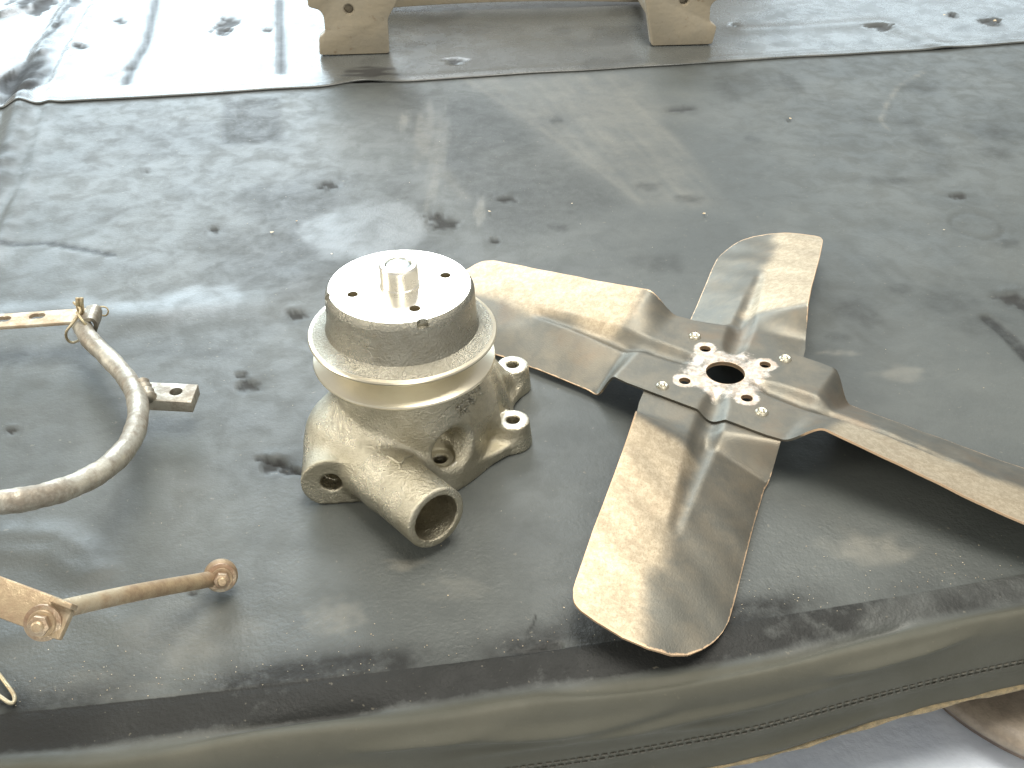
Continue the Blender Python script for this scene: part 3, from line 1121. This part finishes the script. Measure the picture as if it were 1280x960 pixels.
# two balance nicks on the rim
for a, rr in ((292, 0.0040), (196, 0.0034)):
    a = math.radians(a)
    cutters.append(cyl_mesh(rr, (0.0490 * math.cos(a), 0.0490 * math.sin(a), ZT - 0.0045), (0.0475 * math.cos(a), 0.0475 * math.sin(a), ZT + 0.01), 16))
pm = cut(pm, cutters, 28)
for m in (M_iron, M_mach, M_groove):
    pm.materials.append(m)
for p in pm.polygons:
    c = p.center
    r = math.hypot(c.x, c.y)
    if c.z > 0.1346 + UP and p.normal.z > 0.8:
        p.material_index = 1
    elif c.z > 0.1315 + UP and r > 0.044:
        p.material_index = 0
    elif r > 0.0478 and 0.0788 + UP < c.z < 0.0992 + UP:
        p.material_index = 2
    elif r > 0.0605 and c.z < 0.1014 + UP:
        p.material_index = 2
    elif r < 0.036 and c.z > 0.11:
        p.material_index = 2
pulley = link('pulley', pm, None, pump)
pil = lathe('pilot', [(0.0132, 0.1391), (0.0132, 0.1408), (0.0126, 0.1413), (0.0126, 0.1538), (0.0114, 0.1550), (0.0089, 0.1550), (0.0084, 0.1538), (0.0084, 0.150)], 64, 30)
pilot = link('pilot_boss', pil, M_mach, pulley)
link('shaft_end', lathe('shaft_end', [(0.0083, 0.148), (0.0083, 0.1530), (0.0076, 0.1542), (0.0060, 0.1547), (0.0, 0.1548)], 48, 30), M_shaft, pulley)

# ------------------------------------------------------------------ fan
FX, FY, FH = 0.1603, 0.6620, 0.0300
fan = empty('cooling_fan', (FX, FY, 0), 'four-bladed bare steel cooling fan lying flat beside the pump', 'fan')
AXA, AXB = math.radians(-34.0), math.radians(-109.6)


def chan(x, y, zdepth=1.0):
    """pressed channels radiating from the hub in both strip directions"""
    d = np.zeros_like(x)
    for a in (AXA, AXA + math.pi, AXB, AXB + math.pi):
        u = x * math.cos(a) + y * math.sin(a)
        w = -x * math.sin(a) + y * math.cos(a)
        taper = np.interp(u, [0, 24, 40, 70, 110, 150, 186], [3, 7, 10.5, 11.5, 8.5, 6, 3.5])
        dep = np.interp(u, [20, 34, 60, 90, 135, 164, 174], [0, 5.0, 6.4, 5.2, 3.2, 1.8, 0])
        q = np.clip(np.abs(w) / taper, 0, 1)
        prof_ = (1 - q * q) ** 1.5
        d = np.maximum(d, np.where(u > 18, dep * prof_, 0))
    return d


def strip(axis, zoff, own):
    nu, nv = 330, 56
    s = np.linspace(-1, 1, nu)
    t = np.linspace(-1, 1, nv)
    Sg, Tg = np.meshgrid(s, t, indexing='ij')
    sg = np.where(Sg >= 0, 1.0, -1.0)
    tl = Tg * sg                                  # blade-local chord position, high edge at -1
    # tip reach as a function of chord: short round corner at the high edge, wide round corner at the low edge
    tip = np.interp(tl, [-1, -.97, -.92, -.82, -.6, -.2, .15, .45, .65, .8, .9, .96, 1],
                    [244, 250, 254, 257, 260, 263, 263, 260, 254, 245, 236, 228, 217])
    u = np.abs(Sg) * tip
    half = np.interp(u, [0, 55, 72, 92, 130, 200, 240, 270], [52.5, 52.5, 50.5, 47, 46, 46, 45, 43])
    v = tl * half
    slope = np.interp(u, [0, 90, 150, 270], [0.46, 0.46, 0.38, 0.235])
    zc = np.interp(u, [0, 90, 270], [29.0, 27.0, 13.8])
    zb = zc - slope * v + 2.6 * (1 - (v / 47) ** 2) * sst(80, 130, u)
    lo = 66 + 0 * u
    hi = np.where(v > 0, 84, 94)
    b = sst(lo, hi, u)
    z = (1 - b) * FH * 1000 + b * zb
    ca, sa = math.cos(axis), math.sin(axis)
    lx, ly = u * sg, v * sg
    x = lx * ca - ly * sa
    y = lx * sa + ly * ca
    if own == 'A':
        z = z - chan(x, y)
    else:
        # under strip: same channels, but beyond the hub only its own
        d = chan(x, y)
        uu = np.abs(lx)
        z = z - d
    z = z + zoff
    # slightly beaten sheet
    z = z + 0.5 * waves(x, y, 25, 70, 10, 3 if own == 'A' else 4) * sst(90, 140, u)
    V = np.stack([x, y, z], -1).reshape(-1, 3)
    # wear masks
    tan = sst(0.10, -0.16, tl) if False else 1 - sst(-0.32, 0.24, tl + 0.10 * waves(x, y, 40, 130, 9, 8))
    tan = tan * sst(84, 104, u)
    r = np.hypot(x, y)
    hub = (1 - sst(24, 44, r)) * 0.75
    for a in (18.3, 108.3, 198.3, 288.3):
        hx, hy = 33.6 * math.cos(math.radians(a)), 33.6 * math.sin(math.radians(a))
        hub = np.maximum(hub, 1.0 - sst(6.5, 12, np.hypot(x - hx, y - hy)))
    hub = hub * (1 if own == 'A' else 0)
    edge = np.maximum(sst(0.965, 0.995, np.abs(Tg)), sst(0.988, 0.998, np.abs(Sg))) * sst(60, 90, u)
    ii = np.arange(nu * nv).reshape(nu, nv)
    Qd = np.stack([ii[:-1, :-1], ii[1:, :-1], ii[1:, 1:], ii[:-1, 1:]], -1).reshape(-1, 4)
    return V, Qd, np.stack([tan, hub, edge], -1).reshape(-1, 3), ii


def sheet(name, axis, zoff, own):
    V, Qd, att, ii = strip(axis, zoff, own)
    th = 1.5
    n = len(V)
    # thickness straight down keeps the two sides parallel enough for thin sheet
    me0 = fast_mesh('t', V, Qd)
    nor = np.zeros(n * 3, np.float32)
    me0.vertices.foreach_get('normal', nor)
    nor = nor.reshape(-1, 3)
    if nor[:, 2].mean() < 0:
        nor = -nor
        Qd = Qd[:, ::-1]
    Vb = V - nor * th
    Qb = Qd[:, ::-1] + n
    loop = np.concatenate([ii[0, :], ii[1:, -1], ii[-1, -2::-1], ii[-2:0:-1, 0]])
    nxt = np.roll(loop, -1)
    side = np.stack([loop, nxt, nxt + n, loop + n], -1)
    me = fast_mesh(name, np.concatenate([V, Vb]) / 1000.0, np.concatenate([Qd, Qb, side]))
    fix_normals(me)
    set_attr(me, 'wear', np.concatenate([att, att]))
    bpy.data.meshes.remove(me0)
    cs = [cyl_mesh(0.0146, (0, 0, 0.0), (0, 0, 0.05), 48)]
    for a in (18.3, 108.3, 198.3, 288.3):
        a = math.radians(a)
        cs.append(cyl_mesh(0.0043, (0.0336 * math.cos(a), 0.0336 * math.sin(a), 0.0), (0.0336 * math.cos(a), 0.0336 * math.sin(a), 0.05), 24))
    out = cut(me, cs, 50)
    return out


mA = sheet('blade_strip', AXA, 0.0, 'A')
mB = sheet('blade_strip', AXB, -1.9, 'B')
low = min(min(v.co.z for v in mA.vertices), min(v.co.z for v in mB.vertices))
fan.location.z = 0.0002 - low
sA = link('blade_strip', mA, M_fan, fan)
sA['label'] = 'upper strip carrying the two sideways blades, worn bright round the hub hole'
sB = link('blade_strip', mB, M_fan, fan)
sB['label'] = 'lower strip carrying the front and rear blades, tan worn on one side'
rv = lathe('rivet', [(0.0, 0.0022), (0.0016, 0.0021), (0.0022, 0.0010), (0.0034, 0.0016), (0.0044, 0.0009), (0.0049, 0.0), (0.0049, -0.0006)], 24, 60)
for a in (20.5, 108.0, 199.0, 290.5):
    a = math.radians(a)
    o = link('rivet', rv, None, fan)
    o.location = (0.0520 * math.cos(a), 0.0520 * math.sin(a), FH)
rv.materials.append(M_rivet)

# ------------------------------------------------------------------ rusty linkage at the left
lk = empty('linkage_bracket', tuple(at(150, 560)), 'rusty bent-rod bracket with drilled flat bar, lug and bolted stay', 'bracket')
L0 = Vector(lk.location)


def loc(p):
    return Vector(p) - L0


rod_pts = [at(101, 404, .030), at(112, 424, .030), at(140, 452, .031), at(163, 480, .034), at(173, 512, .039), at(164, 550, .047), at(135, 583, .057), at(92, 607, .067), at(42, 622, .077), at(-12, 630, .085), at(-70, 642, .092)]
path = spline([loc(p) for p in rod_pts], 10)
rr = [0.0073 * (1 + 0.03 * math.sin(i * 0.7) + 0.02 * math.sin(i * 1.9)) for i in range(len(path))]
v, f = tube_data(path, rr, 24)
link('bent_rod', mesh('bent_rod', v, f, True, 60), M_rod, lk)
# drilled flat bar
b0 = loc(at(-110, 410.0, .032)); b1 = loc(at(112, 394.5, .0335))
ax = (b1 - b0)
BL = ax.length
Mx = frame(b0, ax, (0, 0, 1))
hw = 0.0100
bar = bevelled('flat_bar', *prism_data([(0, -hw), (BL, -hw), (BL, hw), (0, hw)], -0.0016, 0.0016), w=0.0007)
hc = []
for px, py in ((47, 396.5), (4, 400.0), (-38, 403), (-78, 406)):
    q = Mx.inverted() @ loc(at(px, py, .0335))
    for s_ in (-0.0022, 0.0022):
        hc.append(cyl_mesh(0.0042, (q.x + s_, -0.01, q.z), (q.x + s_, 0.01, q.z), 24))
bar = cut(bar, hc, 40)
bar.transform(Mx)
link('flat_bar', bar, M_bar, lk)
# the turned-down clip at the end of the bar, curling over the rod
cl = [loc(at(106, 393, .0365)), loc(at(117, 391, .038)), loc(at(122, 396, .033)), loc(at(122, 404, .027)), loc(at(119, 412, .020))]
cp = spline(cl, 6)
V, Fc = [], []
wv = Vector((-0.10, 1.0, 0.0)).normalized() * 0.0105
for i, p in enumerate(cp):
    t = (Vector(cp[min(i + 1, len(cp) - 1)]) - Vector(cp[max(i - 1, 0)])).normalized()
    n_ = t.cross(wv).normalized() * 0.0016
    k = 1.0 - 0.35 * (i / (len(cp) - 1)) ** 2
    for a, b in ((-1, -1), (1, -1), (1, 1), (-1, 1)):
        V.append(Vector(p) + wv * a * k + n_ * b)
for i in range(len(cp) - 1):
    for k in range(4):
        l = (k + 1) % 4
        Fc.append((i * 4 + k, i * 4 + l, i * 4 + 4 + l, i * 4 + 4 + k))
Fc += [(3, 2, 1, 0), tuple(len(V) - 4 + k for k in range(4))]
link('end_clip', mesh('end_clip', V, Fc, True, 40), M_rod, lk)
# split pin standing through the bar, and the wire twisted round the rod
for dx in (0, 5):
    pth = [loc(at(97 + dx, 372, .052)), loc(at(97 + dx, 380, .047)), loc(at(98 + dx, 386, .041)), loc(at(100 + dx * .5, 396, .030)), loc(at(101, 400, .020))]
    v, f = tube_data(spline(pth, 5), [0.0016] * 21, 10)
    link('split_pin_leg', mesh('split_pin_leg', v, f), M_wire, lk)
wp = [loc(at(92, 378, .046)), loc(at(100, 386, .044)), loc(at(98, 394, .041)), loc(at(90, 405, .036)), loc(at(83, 415, .030)), loc(at(84, 424, .022)), loc(at(92, 428, .018)), loc(at(108, 420, .021)), loc(at(113, 412, .030)), loc(at(104, 402, .039)), loc(at(96, 390, .043))]
v, f = tube_data(spline(wp, 6), 0.0011, 8)
link('tie_wire', mesh('tie_wire', v, f), M_wire, lk)
ring = [loc(at(127, 389, .03)) + Vector((0.0055 * math.cos(a), 0.001 * math.sin(2 * a), 0.0042 * math.sin(a))) for a in np.linspace(0, 2 * math.pi, 20, endpoint=False)]
v, f = tube_data(ring, 0.0007, 8, True)
link('wire_eye', mesh('wire_eye', v, f), M_wire, lk)
# lug with a hole
lt_z = 0.0290
c00, c10, c11, c01 = [loc(at(*q, lt_z)) for q in ((180, 500), (239, 503), (248, 480), (182, 477))]
V = [c00, c10, c11, c01] + [q - Vector((0, 0, 0.0095)) for q in (c00, c10, c11, c01)]
lug = bevelled('lug', V, [(0, 1, 2, 3), (7, 6, 5, 4), (0, 4, 5, 1), (1, 5, 6, 2), (2, 6, 7, 3), (3, 7, 4, 0)], 0.0009)
hq = loc(at(220, 489.5, lt_z))
lug = cut(lug, [cyl_mesh(0.0048, hq - Vector((0, 0, 0.03)), hq + Vector((0, 0, 0.02)), 28)], 40)
link('lug', lug, M_rod, lk)
wl = [loc(at(176, 478, .036)), loc(at(181, 487, .0345)), loc(at(186, 497, .033))]
v, f = tube_data(spline(wl, 5), [0.005 + 0.0012 * math.sin(k * 2.1) for k in range(11)], 12)
link('weld_bead', mesh('weld_bead', v, f), M_rod, lk)


def hexnut(name, r, h, bore):
    poly = [(r * math.cos(math.pi / 3 * k), r * math.sin(math.pi / 3 * k)) for k in range(6)]
    me = bevelled(name, *prism_data(poly, 0, h), w=r * 0.10, seg=2)
    return me


def stack(center, ax, wr, nr_, parent, washer_t=0.0022):
    """washer, nut and bolt end stacked along an axis"""
    M = frame(center, Vector(ax).orthogonal(), ax)
    w = lathe('washer', [(0.0035, 0), (wr * 0.93, 0), (wr, washer_t * 0.4), (wr * 0.97, washer_t), (wr * 0.55, washer_t * 1.25), (0.0035, washer_t * 1.2)], 40, 40)
    R = Matrix.Rotation(-math.pi / 2, 4, 'X')
    w.transform(M @ R)
    wo = link('washer', w, M_nut, parent)
    w2 = lathe('lock_washer', [(0.0030, washer_t), (wr * 0.70, washer_t), (wr * 0.74, washer_t + .0008), (wr * 0.70, washer_t + .0020), (0.003, washer_t + .0020)], 32, 40)
    w2.transform(M @ R)
    link('lock_washer', w2, M_rust, parent)
    nme = hexnut('nut', nr_, 0.0052, 0.003)
    nme.transform(M @ Matrix.Translation((0, washer_t + 0.0018, 0)))
    link('nut', nme, M_nut, parent)
    b = lathe('bolt_end', [(0.0, 0.0115), (0.0022, 0.0114), (0.0030, 0.0106), (0.0032, 0.0), (0.0032, -0.012), (0.0, -0.012)], 24, 40)
    b.transform(M @ R)
    link('bolt_end', b, M_rust, parent)


# stay rod: from the raised strap down to the cover
e0 = at(60, 765, .0800); e1 = at(262, 724, .0150)
sp = [loc(e0), loc(e0) * 0.5 + loc(e1) * 0.5 + Vector((0, 0, 0.0012)), loc(e1), loc(at(277, 719, .0125))]
v, f = tube_data(spline(sp, 8), [0.0049] * 22 + [0.0052, 0.0056, 0.006][:3], 20)
link('stay_rod', mesh('stay_rod', v, f, True, 60), M_rust, lk)
ec = Vector(loc(at(276, 719, .0118)))
ax_e = Vector((0.30, -0.80, 0.42)).normalized()
M = frame(ec, ax_e.orthogonal(), ax_e)
eye = lathe('stay_eye', [(0.0, -0.0035), (0.0085, -0.0035), (0.0102, -0.0015), (0.0102, 0.002), (0.0090, 0.0035), (0.0, 0.0035)], 40, 50)
eye.transform(M @ Matrix.Rotation(-math.pi / 2, 4, 'X'))
link('stay_eye', eye, M_rust, lk)
stack(ec + ax_e * 0.0036, ax_e, 0.0092, 0.0052, lk)
# raised strap
q0 = loc(at(-150, 690, .100)); q1 = loc(at(86, 778, .0815))
ax = q1 - q0
n_cam = Vector((0.12, -0.62, 0.78))
Ms = frame(q0, ax, n_cam)
SLn = ax.length
st = bevelled('strap', *prism_data([(0, -0.0095), (SLn - 0.004, -0.0095), (SLn, -0.005), (SLn, 0.0095), (0, 0.0095)], -0.0024, 0.0024), w=0.0009)
st.transform(Ms)
link('strap', st, M_rust, lk)
lip = bevelled('strap_lip', *prism_data([(SLn - 0.012, -0.0093), (SLn + 0.0005, -0.0093), (SLn + 0.0005, -0.0062), (SLn - 0.012, -0.0062)], -0.002, 0.0065), w=0.0008)
lip.transform(Ms)
link('strap_lip', lip, M_rust, lk)
sc = Vector(Ms @ Vector((SLn - 0.011, 0.0024, 0.0040)))
ax_s = Vector((0.10, -0.82, 0.56)).normalized()
stack(sc, ax_s, 0.0095, 0.0056, lk)
# knee joining strap, rod and bar beyond the picture, standing on the cover
kn = [loc(rod_pts[-1]), loc(at(-150, 690, .100)), loc(at(-190, 640, .060)), loc(at(-170, 560, .012)), loc(at(-150, 420, .008)), loc(at(-110, 410, .032))]
v, f = tube_data(spline(kn, 8), 0.0066, 16)
link('bent_rod', mesh('bent_rod', v, f), M_rod, lk)

# thin wire loop lying near the table edge
wl = [at(-30, 820, .002), at(-6, 838, .0022), at(8, 855, .0024), at(17, 868, .0022), at(18, 876, .0020), at(13, 879, .0020), at(2, 872, .0021), at(-12, 862, .0022), at(-40, 845, .002)]
wo = Vector(at(0, 860, 0))
v, f = tube_data([Vector(p) - wo for p in spline(wl, 6)], 0.0012, 8)
o = link('wire_loop', mesh('wire_loop', v, f), M_wire)
o.location = wo
tag(o, 'thin bent wire loop lying on the cover near its front edge', 'wire')

# ------------------------------------------------------------------ beige casting at the back
ba = at(399.5, 72); bb = at(890, 58)
ang = math.atan2(bb[1] - ba[1], bb[0] - ba[0])
br = empty('mounting_bracket', (ba[0], ba[1], 0.0030), 'beige painted mounting bracket standing on two notched feet at the back', 'bracket')
br.rotation_euler = (0, 0, ang)
BW = math.hypot(bb[0] - ba[0], bb[1] - ba[1])


def rnd(poly, n=4, r=0.004):
    out = []
    m = len(poly)
    for i in range(m):
        a, b, c = Vector(poly[i - 1]), Vector(poly[i]), Vector(poly[(i + 1) % m])
        u = (a - b); w = (c - b)
        q = min(r, u.length * .45, w.length * .45)
        p0 = b + u.normalized() * q; p1 = b + w.normalized() * q
        for k in range(n + 1):
            t = k / n
            p = p0 * (1 - t) ** 2 + b * 2 * t * (1 - t) + p1 * t * t
            out.append((p.x, p.y))
    return out


fa = [(0, 0), (.094, 0), (.0945, .046), (.108, .068), (.110, .150), (-.008, .150), (-.008, .064), (.006, .060), (.011, .052), (.011, .030), (.002, .024)]
fb = [(BW - .085, 0), (BW, 0), (BW + .004, .024), (BW - .007, .031), (BW - .008, .052), (BW - .003, .058), (BW + .010, .066), (BW + .010, .150), (BW - .104, .150), (BW - .099, .070)]
for poly, hx, hz in ((fa, .0445, .0600), (fb, BW - .045, .0605)):
    m_ = bevelled('foot', *prism_data(rnd(poly), 0.0, 0.016), w=0.0012, seg=2)
    m_ = cut(m_, [cyl_mesh(0.0062, (hx, -0.02, hz), (hx, 0.013, hz), 32), cyl_mesh(0.0078, (hx, -0.02, hz), (hx, 0.0012, hz), 32)], 40)
    link('foot', m_, M_beige, br)
low_edge = [(.060 + (BW - .12) * k / 12, .003 + .006 * math.sin(math.pi * k / 12)) for k in range(13)]
cb = bevelled('crossmember', *prism_data(low_edge + [(BW - .060, .055), (.060, .055)], 0.185, 0.203), w=0.002)
link('crossmember', cb, M_beige, br)
for x0, x1 in ((.064, .082), (BW - .082, BW - .064)):
    am = bevelled('side_arm', *prism_data([(x0, .022), (x1, .022), (x1, .053), (x0, .053)], 0.0165, 0.1845), w=0.002)
    link('side_arm', am, M_beige, br)

# ------------------------------------------------------------------ loose grit on the cover
gm = []
gf = []


def grain_at(x, y, z, s):
    b = len(gm)
    m = Matrix.Rotation(random.random() * 6.28, 3, 'Z') @ Matrix.Rotation(random.random() * 3, 3, 'X')
    for q in ((1, 0, 0), (-.9, .2, 0), (0, .8, 0), (.1, -.9, 0), (0, 0, .7), (0, .1, -.6)):
        p = m @ Vector(q) * s * random.uniform(.7, 1.2)
        gm.append((x + p.x * 1.3, y + p.y, z + p.z * .6 + s * .4))
    for t in ((0, 2, 4), (2, 1, 4), (1, 3, 4), (3, 0, 4), (2, 0, 5), (1, 2, 5), (3, 1, 5), (0, 3, 5)):
        gf.append(tuple(b + k for k in t))


for px, py, s in ((880, 268, .0022), (988, 149, .0020), (340, 291, .0018), (371, 277, .0014), (1180, 20, .003), (1243, 27, .0035), (612, 265, .0016), (715, 255, .0012), (705, 760, .0007), (820, 905, .0),
                  (1180, 288, .0013), (930, 700, .0006), (560, 745, .0006), (415, 318, .0012)):
    p = at(px, py)
    if s:
        grain_at(p[0], p[1], 0.0003, s)
for _ in range(260):
    x = random.uniform(-0.30, 0.34)
    q = abs(random.gauss(0, 0.022))
    grain_at(x, edge_y(x) + q - 0.004, -0.0006 if q > .004 else -0.0015, random.uniform(.0002, .00045))
for _ in range(90):
    grain_at(random.uniform(-.35, .4), random.uniform(.46, 1.2), -0.0006, random.uniform(.0002, .0005))
g = link('grit', mesh('grit', gm, gf, False), M_grit)
g['kind'] = 'stuff'
g['label'] = 'scattered specks of grit and rust crumbs on the cover'
g['category'] = 'grit'
